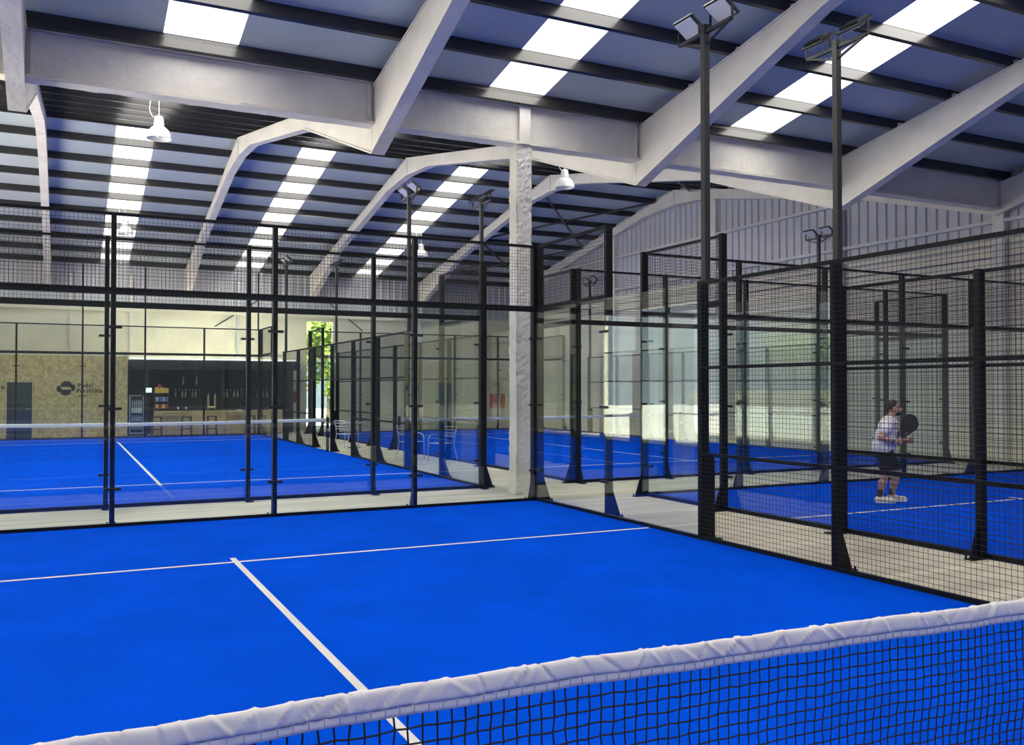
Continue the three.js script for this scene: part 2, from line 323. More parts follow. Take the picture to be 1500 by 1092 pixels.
{
  const g = tag(new THREE.Group(), 'cream plaster end wall behind the bar with ribbed metal above', 'wall', null, 'structure'); g.name = 'wall_far'; scene.add(g);
  const x0 = HALL.x0, dx0 = 7.5, dx1 = 8.62, dh = 4.55, H = 4.85, z0 = HALL.zFar - 0.25, z1 = HALL.zFar;
  part('plaster', [metreUV(span(x0, dx0, 0, H, z0, z1)), metreUV(span(dx1, HALL.x1, 0, H, z0, z1)), metreUV(span(dx0, dx1, dh, H, z0, z1))], M.plaster, g);
  const s = corrugated(HALL.x1 - x0, H, () => roofY(HALL.zFar) + 0.02, 0.3, 0.05); s.translate(x0, 0, HALL.zFar - 0.08); part('ribbed_cladding', s, M.cladding, g);
  part('outer_skin', metreUV(span(x0, HALL.x1, H, roofY(HALL.zFar), z0, z0 + 0.05)), M.cladding, g);
  part('ledge', metreUV(span(x0, HALL.x1, H - 0.16, H + 0.02, z1, z1 + 0.12)), M.plaster, g);
  for (const [a, b] of [[3.8, 5.9], [9.9, 8.1]]) part('brace_rod', metreUV(rod([a, 4.2, z1 + 0.06], [b, 5.6, z1 + 0.06], 0.022)), M.purlin, g);
  for (const x of [-1.35, 0.72, 4.7, 12.6]) part('wall_post', metreUV(span(x - 0.05, x + 0.05, 2.9, 6.1, z1, z1 + 0.1)), x > 4 ? M.girt : M.spray, g);
}
{
  const g = tag(new THREE.Group(), 'dark grey metal wall behind the camera', 'wall', null, 'structure'); g.name = 'wall_rear'; scene.add(g);
  part('cladding', metreUV(span(HALL.x0 - 0.2, 17.75, 0, roofY(HALL.zRear), HALL.zRear, HALL.zRear + 0.2)), M.rearClad, g);
}
{
  const g = tag(new THREE.Group(), 'side wall with an open gateway facing the paved yard', 'wall', null, 'structure'); g.name = 'wall_left'; scene.add(g);
  const up = prism([[-35.2, 4.6], [13.1, 4.6], ...[13.1, 1, ZV, -23, -35.2].map((z) => [z, roofY(z) + 0.05])], 0.2); up.rotateY(-Math.PI / 2); up.translate(HALL.x0 - 0.1, 0, 0);
  part('upper_wall', metreUV(up), M.plaster, g);
  part('plaster', [metreUV(span(HALL.x0 - 0.2, HALL.x0, 0, 4.6, -10, HALL.zRear)), metreUV(span(HALL.x0 - 0.2, HALL.x0, 0, 4.6, HALL.zFar, -27.2))], M.plaster, g);
  for (const z of [-17.5]) part('pier', metreUV(span(HALL.x0 - 0.2, HALL.x0, 0, 4.6, z - 0.2, z + 0.2)), M.plaster, g);
}

// ---------------------------------------------------------------- court fences
const meshCache = {};
function wireMesh(w, h) {                                                      // welded mesh, 50 mm pitch, lower left corner at the origin
  const key = w.toFixed(2) + 'x' + h.toFixed(2); if (meshCache[key]) return meshCache[key];
  const t = 0.0022, pos = [], idx = [];
  const strand = (ax, ay, bx, by, z) => { const k = pos.length / 3, v = ax === bx; for (const [X, Y] of [[ax, ay], [bx, by]]) for (const [p, q] of [[-t, 0], [0, -t], [t, 0], [0, t]]) pos.push(X + (v ? p : 0), Y + (v ? 0 : p), z + q); for (let i = 0; i < 4; i++) { const j = (i + 1) % 4; idx.push(k + i, k + j, k + 4 + i, k + j, k + 4 + j, k + 4 + i); } };
  const nx = Math.round(w / 0.05), ny = Math.round(h / 0.05);
  for (let i = 0; i <= nx; i++) strand(w * i / nx, 0, w * i / nx, h, t);
  for (let j = 0; j <= ny; j++) strand(0, h * j / ny, w, h * j / ny, -t);
  const g = new THREE.BufferGeometry(); g.setAttribute('position', new THREE.Float32BufferAttribute(pos, 3)); g.setIndex(idx);
  const f = g.toNonIndexed(); f.computeVertexNormals(); f.setAttribute('uv', new THREE.BufferAttribute(new Float32Array(f.attributes.position.count * 2), 2));
  return meshCache[key] = f;
}
const gc = (key, fn) => meshCache[key] ?? (meshCache[key] = fn());
const END_BAYS = Array.from({ length: 5 }, () => ({ glass: 3, rail3: true, mesh: [[3, 4]], top: 4 }));
const G4 = { glass: 3, rail3: true, mesh: [[3, 4]], top: 4 }, G3 = { glass: 3, mesh: [], top: 3 }, W3 = { mesh: [[0.05, 1], [1, 2], [2, 3]], top: 3 }, OPEN = { mesh: [[2, 3]], top: 3, open: true };
const SIDE_BAYS = [G4, G3, W3, W3, OPEN, OPEN, W3, W3, G3, G4];
const YS = 0.985;                                                              // fence heights as measured
function fence(label, x, z, angle, s, bays, opt = {}) {
  const g = thing('court_fence', label, 'fence', [x - s * 0.045 * Math.sin(angle), 0, z - s * 0.045 * Math.cos(angle)], angle, 'padel court fences'), W = 2, n = bays.length;
  const lampPosts = opt.lamps ?? [];
  for (let i = 0; i <= n; i++) {
    const top = Math.max(bays[i - 1]?.top ?? 0, bays[i]?.top ?? 0) * YS, end = i === 0 ? 0.05 : i === n ? -0.05 : 0, px = i * W + end;
    const hasGlass = bays[i - 1]?.glass || bays[i]?.glass;
    if (!lampPosts.includes(i)) {
      const key = 'post' + top.toFixed(2) + s;
      const pg = gc(key, () => join([rbox(0.06, top, 0.1, 0, top / 2, s * 0.072, 0.004),
        (() => { const t = prism([[0, 0], [0.13, 0], [0.13, 0.02], [0.012, 0.36], [0, 0.36]], 0.014); t.rotateY(s > 0 ? -Math.PI / 2 : Math.PI / 2); t.translate(0, 0.008, s * 0.12); return t; })(),
        box(0.1, 0.012, 0.26, 0, 0.007, s * 0.15), rod([0.045, 0, s * 0.25], [0.045, 0.045, s * 0.25], 0.011, 6), rod([-0.045, 0, s * 0.25], [-0.045, 0.045, s * 0.25], 0.011, 6)]));
      const p = part('post', pg, M.frame, g, px, 0, 0);
      if (hasGlass) {
        const a = bays[i - 1]?.glass ? -0.1 : -0.02, b = bays[i]?.glass ? 0.1 : 0.02;
        const cg = gc('clamp' + a + b + s, () => join([box(b - a, 0.034, 0.03, (a + b) / 2, 0, 0), box(b - a, 0.034, 0.02, (a + b) / 2, 0, s * 0.018)]));
        for (const y of [0.48, 1.48, 2.5]) part('clamp', cg, M.clamp, p, 0, y, 0);
      }
    }
  }
  bays.forEach((b, i) => {
    const a0 = i === 0 ? 0.052 : 0, a1 = i === n - 1 ? 0.052 : 0, x0 = i * W + a0, k = (W - a0 - a1) / W, fit = (o) => { o.scale.x = k; return o; };
    if (b.glass) fit(part('glass_pane', gc('glass' + b.glass, () => span(0.006, W - 0.006, 0.055, b.glass * YS - 0.012, -0.006, 0.006)), M.glass, g, x0, 0, 0));
    for (const [lo, hi] of b.mesh) fit(stuff(part('mesh_panel', wireMesh(W - 0.02, (hi - lo) * YS), M.wire, g, x0 + 0.01, lo * YS, s * 0.014)));
    const ys = new Set(); for (const [lo, hi] of b.mesh) { if (lo > 0.1) ys.add(lo); ys.add(hi); }
    for (const y of ys) {
      const big = y === 3 && b.rail3;
      fit(part('rail', gc('rail' + big + s, () => big ? box(W, 0.085, 0.035, W / 2, 0, s * 0.034) : box(W, 0.036, 0.032, W / 2, 0, s * 0.034)), M.frame, g, x0, y * YS - (y === b.top ? 0.018 : 0), 0));
    }
    if (!b.open) fit(part('base_rail', gc('base' + s, () => box(W, 0.05, 0.04, W / 2, 0.029, s * 0.03)), M.frame, g, x0, 0, 0));
  });
  return g;
}
const R = Math.PI / 2, BX = 6.86, BZ = -9.82;
const LP = [2, 8];
fence('black glass and mesh fence along the end of the foreground court', -5, -10, 0, -1, END_BAYS);
fence('black fence along the side of the foreground court, mesh beyond two panes', 5, -10, -R, -1, SIDE_BAYS, { lamps: LP });
fence('black side fence of the player\'s court, along the walkway to the column', BX, BZ, -R, 1, SIDE_BAYS, { lamps: LP });
fence('black glass end fence of the court behind the player', BX, BZ, 0, -1, END_BAYS);
fence('black glass end fence facing the walkway, of the court before the bar', -5, -12, 0, 1, END_BAYS);
fence('black side fence of the bar court, beside the metal chairs', 5, -12, R, 1, SIDE_BAYS, { lamps: LP });
{
  const g = fence('black end fence right in front of the bar and wooden wall', -5, -32, 0, -1, END_BAYS);
  for (const x of [4, 6, 9.92]) part('tall_post', box(0.05, 2.1, 0.05, x, 3.94 + 1.05, -0.06), M.frame, g);
}
fence('black side fence of the bar court towards the open yard', -5, -12, R, -1, SIDE_BAYS, { lamps: LP });
fence('black glass end fence with the walkway and player\'s court before it', BX, -12, 0, 1, END_BAYS);
fence('black side fence running from the column to the red cabinet', BX, -12, R, -1, SIDE_BAYS, { lamps: LP });
fence('black side fence close along the ribbed metal wall', 16.86, -12, R, 1, SIDE_BAYS, { lamps: LP });
fence('black end fence before the far wall with the red cabinet', BX, -32, 0, -1, END_BAYS);

// ---------------------------------------------------------------- floodlight poles
function floodPole(label, x, z, angle, s) {
  const g = thing('floodlight_pole', label, 'floodlight', [x - s * 0.045 * Math.sin(angle), 0, z - s * 0.045 * Math.cos(angle)], angle, 'floodlight poles');
  part('lower_post', [rbox(0.075, 2.97, 0.11, 0, 1.485, s * 0.077, 0.004), rbox(0.16, 0.014, 0.3, 0, 0.008, s * 0.14, 0.003)], M.frame, g);
  const sl = prism([[0, 0], [0.085, 0], [0.085, 0.9], [0.05, 0.97], [0, 0.97]], 0.07, 0.003); sl.rotateY(s > 0 ? -Math.PI / 2 : Math.PI / 2); sl.translate(0, 0.012, s * 0.13);
  part('foot_sleeve', sl, M.frame, g);
  part('upper_pole', rbox(0.078, 3.0, 0.078, 0, 4.45, s * 0.12, 0.006), M.pole, g);
  part('cross_arm', [box(0.92, 0.04, 0.04, 0, 5.86, s * 0.12), bar([-0.42, 5.85, s * 0.12], [-0.03, 5.72, s * 0.12], 0.025), bar([0.42, 5.85, s * 0.12], [0.03, 5.72, s * 0.12], 0.025)], M.pole, g);
  for (const k of [-1, 1]) {
    const f = new THREE.Group(); f.name = 'floodlight'; f.position.set(k * 0.29, 6.02, s * 0.12); f.rotation.set(s * 0.62, 0, 0); g.add(f);
    part('housing', [rbox(0.36, 0.035, 0.28, 0, 0.01, 0, 0.01), ...[-3, -2, -1, 0, 1, 2, 3].map((q) => box(0.012, 0.035, 0.2, q * 0.045, 0.04, 0))], M.pole, f);
    part('lens', rbox(0.31, 0.012, 0.23, 0, -0.012, 0, 0.004), M.lens, f);
    const br = part('bracket', [box(0.012, 0.17, 0.03, -0.19, -0.08, 0), box(0.012, 0.17, 0.03, 0.19, -0.08, 0), box(0.39, 0.012, 0.03, 0, -0.165, 0)], M.pole, f); br.rotation.x = -s * 0.62;
  }
  return g;
}
floodPole('tall black floodlight pole on the side fence of the foreground court', 5, -6, -R, -1);
floodPole('tall black floodlight pole on the fence between walkway and player', BX, BZ + 4.17, -R, 1);
floodPole('floodlight pole beside the metal chairs, on the bar court fence', 5, -16, R, 1);
floodPole('far floodlight pole on the bar court fence, near the yard doorway', 5, -28, R, 1);
floodPole('floodlight pole between the column and the metal chairs', BX, -16, R, -1);
floodPole('far floodlight pole at the end of the chair walkway', BX, -28, R, -1);
floodPole('floodlight pole by the ribbed wall, behind the player', 16.86, -16, R, 1);
floodPole('far floodlight pole by the ribbed wall near the red cabinet', 16.86, -28, R, 1);

// ---------------------------------------------------------------- nets
function netTop(x, detail) {
  if (!detail) return 0.88 + 0.04 * (x / 5) ** 2;
  const k = [[-5, 0.92], [-1.6, 0.905], [-0.75, 0.912], [-0.2, 0.912], [0.6, 0.897], [2.0, 0.872], [3.2, 0.878], [5, 0.92]];
  for (let i = 0; i < k.length - 1; i++) if (x <= k[i + 1][0]) { const t = (x - k[i][0]) / (k[i + 1][0] - k[i][0]), w = t * t * (3 - 2 * t); return k[i][1] * (1 - w) + k[i + 1][1] * w; }
  return 0.92;
}
function net(label, cx, cz, detail) {
  const g = thing('court_net', label, 'net', [cx, 0, cz], 0, 'padel nets');
  const step = detail ? 0.042 : 0.06, bandH = 0.086, t = detail ? 0.0030 : 0.0016, pos = [], idx = [];
  const wave = (x) => detail ? 0.004 * Math.sin(x * 9.3) + 0.003 * Math.sin(x * 23 + 1) : 0;
  const nx = Math.round(9.76 / step), ny = Math.round(0.8 / step);
  const P = (i, j) => {
    const x = -4.88 + 9.76 * i / nx, top = netTop(x, detail) - bandH + 0.004, y0 = 0.02, f = j / ny;
    const wob = detail ? 0.006 : 0;
    return [x + wob * (hash(i, j, 3) - 0.5) + (detail ? 0.012 * Math.sin(x * 3 + j * 0.7) * (1 - f) : 0), y0 + (top - y0) * f + wob * (j > 0 && j < ny ? hash(i, j, 4) - 0.5 : 0), (detail ? 0.01 * Math.sin(x * 2.1 + f * 4) * (1 - f) * 2 + wave(x) * f : 0)];
  };
  const seg = (a, b) => {
    const A = new THREE.Vector3(...a), B = new THREE.Vector3(...b), d = B.clone().sub(A).normalize(), u = new THREE.Vector3(0, 0, 1), v = new THREE.Vector3().crossVectors(d, u).normalize(), k = pos.length / 3;
    for (const Q of [A, B]) for (const [p, q] of [[1, 0], [0, 1], [-1, 0], [0, -1]]) pos.push(Q.x + t * (p * u.x + q * v.x), Q.y + t * (p * u.y + q * v.y), Q.z + t * (p * u.z + q * v.z));
    for (let i = 0; i < 4; i++) { const j = (i + 1) % 4; idx.push(k + i, k + j, k + 4 + i, k + j, k + 4 + j, k + 4 + i); }
  };
  for (let i = 0; i <= nx; i++) for (let j = 0; j <= ny; j++) { if (i < nx && j < ny + 1) seg(P(i, j), P(i + 1, j)); if (j < ny) seg(P(i, j), P(i, j + 1)); }
  if (detail) for (let i = 0; i <= nx; i++) for (let j = 1; j < ny; j++) { const [x, y, z] = P(i, j), r = 0.0042, k = pos.length / 3; for (const [a, b, c] of [[r, 0, 0], [-r, 0, 0], [0, r, 0], [0, -r, 0], [0, 0, r], [0, 0, -r]]) pos.push(x + a, y + b, z + c); for (const [a, b, c] of [[0, 2, 4], [2, 1, 4], [1, 3, 4], [3, 0, 4], [2, 0, 5], [1, 2, 5], [3, 1, 5], [0, 3, 5]]) idx.push(k + a, k + b, k + c); }
  const ng = new THREE.BufferGeometry(); ng.setAttribute('position', new THREE.Float32BufferAttribute(pos, 3)); ng.setIndex(idx); const nf = ng.toNonIndexed(); nf.computeVertexNormals(); nf.setAttribute('uv', new THREE.BufferAttribute(new Float32Array(nf.attributes.position.count * 2), 2));
  stuff(part('netting', nf, M.cord, g));
  // the white headband: a folded vinyl strip over the cord with a stitched hem
  const m = detail ? 1400 : 60, prof = [[-bandH, 0.0045], [-0.074, 0.0055], [-0.062, 0.005], [-0.0585, 0.0045], [-0.056, 0.0105], [-0.048, 0.013], [-0.038, 0.0135], [-0.028, 0.0135], [-0.018, 0.013], [-0.009, 0.011], [-0.003, 0.007], [0, 0.0]];
  const ring = [...prof.map(([y, z]) => [y, z]), ...prof.slice(0, -1).reverse().map(([y, z]) => [y, -z])], bp = [], bi = [], q = ring.length;
  const folds = []; if (detail) { let x = -5; while (x < 5) { x += rr(0.03, 0.1); folds.push([x, rr(-1.5, 1.5), rr(0.008, 0.026), rr(0.5, 1.0) * (rnd() < 0.5 ? -1 : 1)]); } }
  for (let i = 0; i <= m; i++) {
    const x = -4.9 + 9.8 * i / m, top = netTop(x, detail); let near = detail ? folds.filter((f) => Math.abs(f[0] - x) < 0.16) : [];
    const wv = wave(x);
    ring.forEach(([y, z], k) => {
      const puff = Math.max(0, Math.min(1, (y + 0.066) / 0.02)) * Math.max(0, Math.min(1, -y / 0.006 + 0.15)); let d = 0;
      for (const [fx, sl, w, a] of near) { const e = (x - fx - sl * (y + 0.035)) / w; d += a * 0.011 * Math.exp(-1.5 * Math.abs(e)) * (e < 0 ? 1 : Math.max(-0.4, 1 - 2.2 * e)); }
      bp.push(x, top + y + (k >= 10 && k <= 12 ? d * 0.4 : 0), z + Math.sign(z || 0) * d * puff + wv);
    });
  }
  for (let i = 0; i < m; i++) for (let k = 0; k < q; k++) { const a = i * q + k, b = i * q + (k + 1) % q, c = a + q, e = b + q; bi.push(a, c, b, b, c, e); }
  const bg = new THREE.BufferGeometry(); bg.setAttribute('position', new THREE.Float32BufferAttribute(bp, 3)); bg.setIndex(bi); bg.computeVertexNormals();
  const band = part('headband', metreUV(bg), M.vinyl, g); band.userData.label = 'white vinyl headband';
  if (detail) {
    const st = []; for (let x = -4.9; x < 4.9; x += 0.042) { const T = netTop(x, true); st.push(box(0.0016, 0.024, 0.015, x, T - 0.0745, 0.004 * Math.sin(x * 9.3) + 0.003 * Math.sin(x * 23 + 1))); st.push(box(0.026, 0.0018, 0.014, x + 0.021, T - 0.0605 + 0.001, 0.004 * Math.sin(x * 9.3) + 0.003 * Math.sin(x * 23 + 1))); }
    stuff(part('stitching', st, M.zinc, band));
  }
  for (const s of [-1, 1]) { const p = part('net_post', [rbox(0.07, 0.95, 0.07, s * 4.9, 0.475, 0, 0.006), box(0.08, 0.012, 0.16, s * 4.9, 0.018, 0)], M.frame, g); part('winch', rod([s * 4.9, 0.6, 0.03], [s * 4.9, 0.6, 0.09], 0.03, 10), M.zinc, p); }
  return g;
}
net('black net with a creased white headband across the foreground court', 0, -0.1, true);
net('low net with a white headband across the court before the bar', 0, -22, false);
net('low net with a white headband across the court beyond the column', 11.86, -22, false);

// ---------------------------------------------------------------- hanging dome lamps
function domeLamp(label, x, y, z) {
  const g = thing('dome_lamp', label, 'lamp', [x, y, z], 0, 'hanging dome lamps'), roof = roofY(z) - PURLIN;
  const sh = lathe([[0.235, -0.15], [0.24, -0.145], [0.228, -0.06], [0.19, 0.02], [0.13, 0.075], [0.085, 0.09], [0.08, 0.085], [0.12, 0.068], [0.18, 0.012], [0.218, -0.062], [0.235, -0.15]], 32);
  part('shade', sh, M.enamel, g);
  part('gear_housing', lathe([[0, 0.3], [0.06, 0.3], [0.085, 0.27], [0.1, 0.13], [0.1, 0.09], [0, 0.085]], 24), M.enamel, g);
  part('bulb', lathe([[0, -0.13], [0.035, -0.12], [0.055, -0.07], [0.05, -0.01], [0.025, 0.05], [0.02, 0.09], [0, 0.09]], 16), M.white, g);
  part('hook', [rod([0, 0.29, 0], [0, roof - y + 0.02, 0], 0.008, 6), tube([[0, 0.3, 0], [-0.1, 0.27, 0.02], [-0.17, 0.38, 0.02], [-0.16, roof - y, 0]], 0.008, 20, 6)], M.enamel, g);
}
domeLamp('white dome lamp hanging behind the girder, above the bar', 0.1, 6.85, -16.8);
domeLamp('white dome lamp hanging just past the top of the white column', 9.5, 6.85, -17);
domeLamp('white dome lamp hanging before the far roof light over the bar', 0.12, 6.7, -28.2);
domeLamp('white dome lamp hanging before the roof light beyond the chairs', 9.95, 6.65, -28.2);

// ---------------------------------------------------------------- wooden wall, door, lettering
const font = await new FontLoader().loadAsync('fonts/droid/droid_sans_bold.typeface.json');
function letters(text, size, depth = 0.01) { const g = new TextGeometry(text, { font, size, depth, curveSegments: 4, bevelEnabled: false }); return g.index ? g.toNonIndexed() : g; }
const ZW = -33.0;
{
  const g = thing('wooden_partition', 'pale chipboard wall beside the bar, with black lettering', 'partition', [0, 0, ZW - 0.1]);
  const edges = [-7.0, -5.75, -4.5, -3.33], H = 2.9;
  for (const [a, b, y0] of [[-7, -5.75, 0], [-5.75, -4.5, 0], [-4.5, -3.33, 0], [-3.33, -2.54, 1.97], [-2.54, -1.29, 0], [-1.29, -0.04, 0], [-0.04, 0.5, 0]]) part('board', metreUV(span(a + 0.002, b - 0.002, y0, H, -0.04, 0)), M.osb, g);
  const mark = new THREE.Group(); mark.name = 'lettering'; mark.position.set(-1.5, 1.74, 0.004); g.add(mark);
  const arc = (a0, a1, r0, r1, cx = 0, cy = 0) => { const s = new THREE.Shape(); s.absarc(cx, cy, r1, a0, a1, false); s.absarc(cx, cy, r0, a1, a0, true); return new THREE.ExtrudeGeometry(s, { depth: 0.008, bevelEnabled: false, curveSegments: 20 }); };
  const rb = (w, h, x, y) => box(w, h, 0.008, x, y, 0.004);
  // round emblem: two interlocking hooks
  const hook = (r) => { const a = [[-0.17, 0.03], [-0.175, 0.1], [-0.14, 0.19], [-0.06, 0.245], [0.06, 0.245], [0.14, 0.2], [0.18, 0.12], [0.25, 0.115], [0.285, 0.07], [0.285, -0.05], [0.25, -0.1], [0.19, -0.13], [0.165, -0.1], [0.165, -0.035], [0.13, 0.01], [0.08, 0.03]].map(([x, y]) => [r * x, r * y]); const e = prism(a, 0.008); e.scale(1, 0.94, 1); e.translate(r * 0.008, r * 0.02, 0.004); return e; };
  part('emblem', [hook(1), hook(-1)], M.ink, mark);
  const t1 = letters('Padel', 0.14); t1.translate(0.36, 0.03, 0); part('word', t1, M.ink, mark);
  const t2 = letters('Purafolha', 0.14); t2.translate(0.36, -0.16, 0); t2.scale(0.92, 1, 1); part('word', t2, M.ink, mark);
  const t3 = letters('ro', 0.14); t3.translate(-2.08, -0.03, 0); part('word', t3, M.ink, mark);
}
{
  const g = tag(new THREE.Group(), 'dark grey flush door in the chipboard wall', 'door', null, 'structure'); g.name = 'door_1'; g.position.set(-2.935, 0, ZW - 0.12); scene.add(g);
  part('leaf', metreUV(rbox(0.77, 1.95, 0.04, 0, 0.98, 0, 0.004)), M.door, g); part('handle', [rod([0.3, 1.02, 0.02], [0.3, 1.02, 0.06], 0.01), rod([0.3, 1.02, 0.06], [0.19, 1.02, 0.06], 0.009)], M.steel, g);
}

// ---------------------------------------------------------------- the bar
{
  const g = thing('bar_kiosk', 'black open-fronted bar kiosk beside the chipboard wall', 'kiosk', [0, 0, 0]);
  const x0 = 0.52, x1 = 6.55, zb = -35.05, zf = -33.35, H = 2.72;
  part('back_wall', metreUV(span(x0, x1, 0, H, zb, zb + 0.05)), M.kiosk, g);
  part('side_panel', metreUV(span(x0, x0 + 0.05, 0, H, zb + 0.05, zf - 0.05)), M.kiosk, g);
  part('side_panel', metreUV(span(x1 - 0.05, x1, 0, H, zb + 0.05, zf - 0.05)), M.kiosk, g);
  part('roof', metreUV(span(x0, x1 + 0.25, H, H + 0.06, zb, zf)), M.kiosk, g);
  part('fascia', metreUV(span(x0, x1 + 0.25, H - 0.28, H, zf - 0.05, zf)), M.kiosk, g);
  for (const x of [1.15, 3.85]) part('upright', metreUV(span(x - 0.05, x + 0.05, 0, H - 0.28, zf - 0.1, zf - 0.02)), M.kiosk, g);
  for (const [a, b, y] of [[2.2, 3.4, 1.36], [4.0, 4.95, 1.36], [5.3, 6.2, 1.36], [2.2, 3.4, 1.86], [5.3, 6.2, 1.7]]) part('shelf', metreUV(span(a, b, y, y + 0.025, zb + 0.05, zb + 0.27)), M.kiosk, g);
}
{
  const g = thing('bar_counter', 'pale wooden bar counter with a dark top in front of the kiosk', 'counter', [0, 0, -33.12]);
  for (let k = 0; k < 5; k++) part('front_panel', metreUV(span(1.37 + k * 0.97 + 0.003, 1.37 + (k + 1) * 0.97 - 0.003, 0.02, 0.92, 0.16, 0.2)), M.wood, g);
  part('top', metreUV(rbox(4.95, 0.04, 0.44, 3.795, 0.94, 0.0, 0.006)), M.kiosk, g);
  part('plinth', metreUV(span(1.4, 6.2, 0, 0.02, -0.15, 0.15)), M.kiosk, g);
}
{
  const g = thing('drinks_cooler', 'tall dark drinks cooler with a silver framed glass door', 'cooler', [0.83, 0, -33.6]);
  part('cabinet', metreUV(rbox(0.52, 1.5, 0.4, 0, 0.75, -0.05, 0.01)), M.kiosk, g);
  const d = part('door_frame', [box(0.04, 1.42, 0.03, -0.23, 0.78, 0.17), box(0.04, 1.42, 0.03, 0.23, 0.78, 0.17), box(0.5, 0.04, 0.03, 0, 1.47, 0.17), box(0.5, 0.04, 0.03, 0, 0.09, 0.17)], M.steel, g);
  for (const y of [0.4, 0.7, 1.0, 1.25]) part('bottle_row', [-2, -1, 0, 1, 2].map((k) => { const l = lathe([[0, 0], [0.032, 0], [0.033, 0.14], [0.013, 0.2], [0.013, 0.23], [0, 0.23]], 10); l.translate(k * 0.075, y - 0.16, 0.155 + 0.034); return l; }), y > 0.9 && y < 1.1 ? M.white : M.zinc, g);
  for (const y of [0.24, 0.54, 0.84, 1.09]) part('shelf', box(0.42, 0.012, 0.08, 0, y - 0.01, 0.185), M.zinc, g);
}
function barBottle(x, y, z, m, label, group, k = 1) { const g = thing('bottle', label, 'bottle', [x, y, z], 0, group); part('body', lathe([[0, 0], [0.038, 0], [0.04, 0.17 * k], [0.014, 0.23 * k], [0.013, 0.29 * k], [0, 0.29 * k]], 12), m, g); part('cap', lathe([[0, 0.31 * k], [0.016, 0.31 * k], [0.016, 0.275 * k], [0.0135, 0.275 * k]], 10), M.white, g); }
for (let k = 0; k < 8; k++) barBottle(2.32 + k * 0.125, 1.386, -34.88, k % 3 === 1 ? M.bottleBrown : M.bottleGlass, 'bottle on the lower kiosk shelf above the snack display end', 'bottles on the long lower shelf');
for (let k = 0; k < 6; k++) barBottle(4.12 + k * 0.135, 1.386, -34.88, k % 3 === 2 ? M.bottleBrown : M.bottleGlass, 'bottle on the middle kiosk shelf past the beer tap', 'bottles on the middle shelf');
for (let k = 0; k < 4; k++) barBottle(5.45 + k * 0.19, 1.386, -34.88, M.bottleGlass, 'bottle on the lower shelf at the far end of the bar', 'bottles on the end shelf', 0.8);
for (let k = 0; k < 2; k++) barBottle(2.6 + k * 0.5, 1.886, -34.88, M.bottleGlass, 'bottle standing alone on the upper kiosk shelf', 'bottles on the upper shelf');
{
  const g = thing('snack_display', 'counter display of snacks with a yellow and red header', 'display', [1.66, 0.96, -33.15]);
  part('case', [box(0.5, 0.03, 0.3, 0, 0.015, 0), box(0.5, 0.6, 0.02, 0, 0.3, -0.14), box(0.02, 0.6, 0.28, -0.24, 0.3, 0), box(0.02, 0.6, 0.28, 0.24, 0.3, 0), box(0.48, 0.02, 0.28, 0, 0.27, 0)], M.kiosk, g);
  part('header', [prism([[-0.24, 0.6], [0.24, 0.6], [0.24, 0.78], [0.06, 0.8], [-0.05, 0.86], [-0.24, 0.8]], 0.03)], M.yellow, g); part('header_badge', lathe([[0, -0.012], [0.07, -0.012], [0.07, 0.012], [0, 0.012]], 16).rotateX(R), M.red, g, -0.08, 0.86, 0.02);
  for (let k = 0; k < 4; k++) { part('snack_bag', rbox(0.1, 0.15, 0.05, -0.17 + k * 0.113, 0.12, 0.09, 0.02), k % 2 ? M.red : M.yellow, g); part('snack_bag', rbox(0.1, 0.17, 0.05, -0.17 + k * 0.113, 0.375, 0.09, 0.02), k % 2 ? M.blueCard : M.zinc, g); }
}
{
  const g = thing('beer_tap', 'U-shaped brass beer tap standing on the bar counter', 'beer tap', [3.42, 0.96, -33.12]);
  part('column', [rod([-0.12, 0, 0], [-0.12, 0.52, 0], 0.035, 14), rod([0.12, 0, 0], [0.12, 0.52, 0], 0.035, 14), rod([-0.12, 0.06, 0], [0.12, 0.06, 0], 0.045, 14)], M.brass, g);
  for (const s of [-1, 1]) part('spout', [rod([s * 0.12, 0.42, 0], [s * 0.12, 0.4, 0.1], 0.012), rod([s * 0.12, 0.46, 0.06], [s * 0.12, 0.6, 0.09], 0.014)], M.steel, g);
}
{
  const g = thing('light_strip', 'white light strip along the top edge of the bar kiosk', 'lamp', [3.6, 2.78, -33.42]);
  part('channel', box(6.1, 0.03, 0.09, 0, 0.015, 0), M.zinc, g); part('diffuser', rbox(6.06, 0.05, 0.06, 0, 0.055, 0, 0.012), M.stripGlow, g);
  const l = new THREE.RectAreaLight(lin(1, 0.9, 0.7), 110, 6.0, 0.06); l.position.set(3.6, 2.87, -33.44); l.lookAt(3.6, 4.2, -35.2); scene.add(l);
}
solo('menu_lightbox', rbox(0.27, 0.17, 0.04, 0, 0, 0, 0.008), M.lampGlow, 'small glowing white lightbox on the kiosk upright', 'sign', null, null, 1.2, 1.67, -33.348);
{ const l = new THREE.RectAreaLight(lin(0.9, 1, 0.95), 1.1, 0.25, 0.15); l.position.set(1.2, 1.67, -33.32); l.lookAt(1.2, 1.67, -31); scene.add(l); }
for (const x of [2.22, 2.5]) { const c = lathe([[0, 0], [0.03, 0], [0.042, 0.09], [0.038, 0.09], [0.028, 0.01], [0, 0.01]], 14); const o = solo('cup', c, M.white, 'white cup on the counter beside the snack display', 'cup', 'cups on the counter', null, x, 0.96, -33.02); }
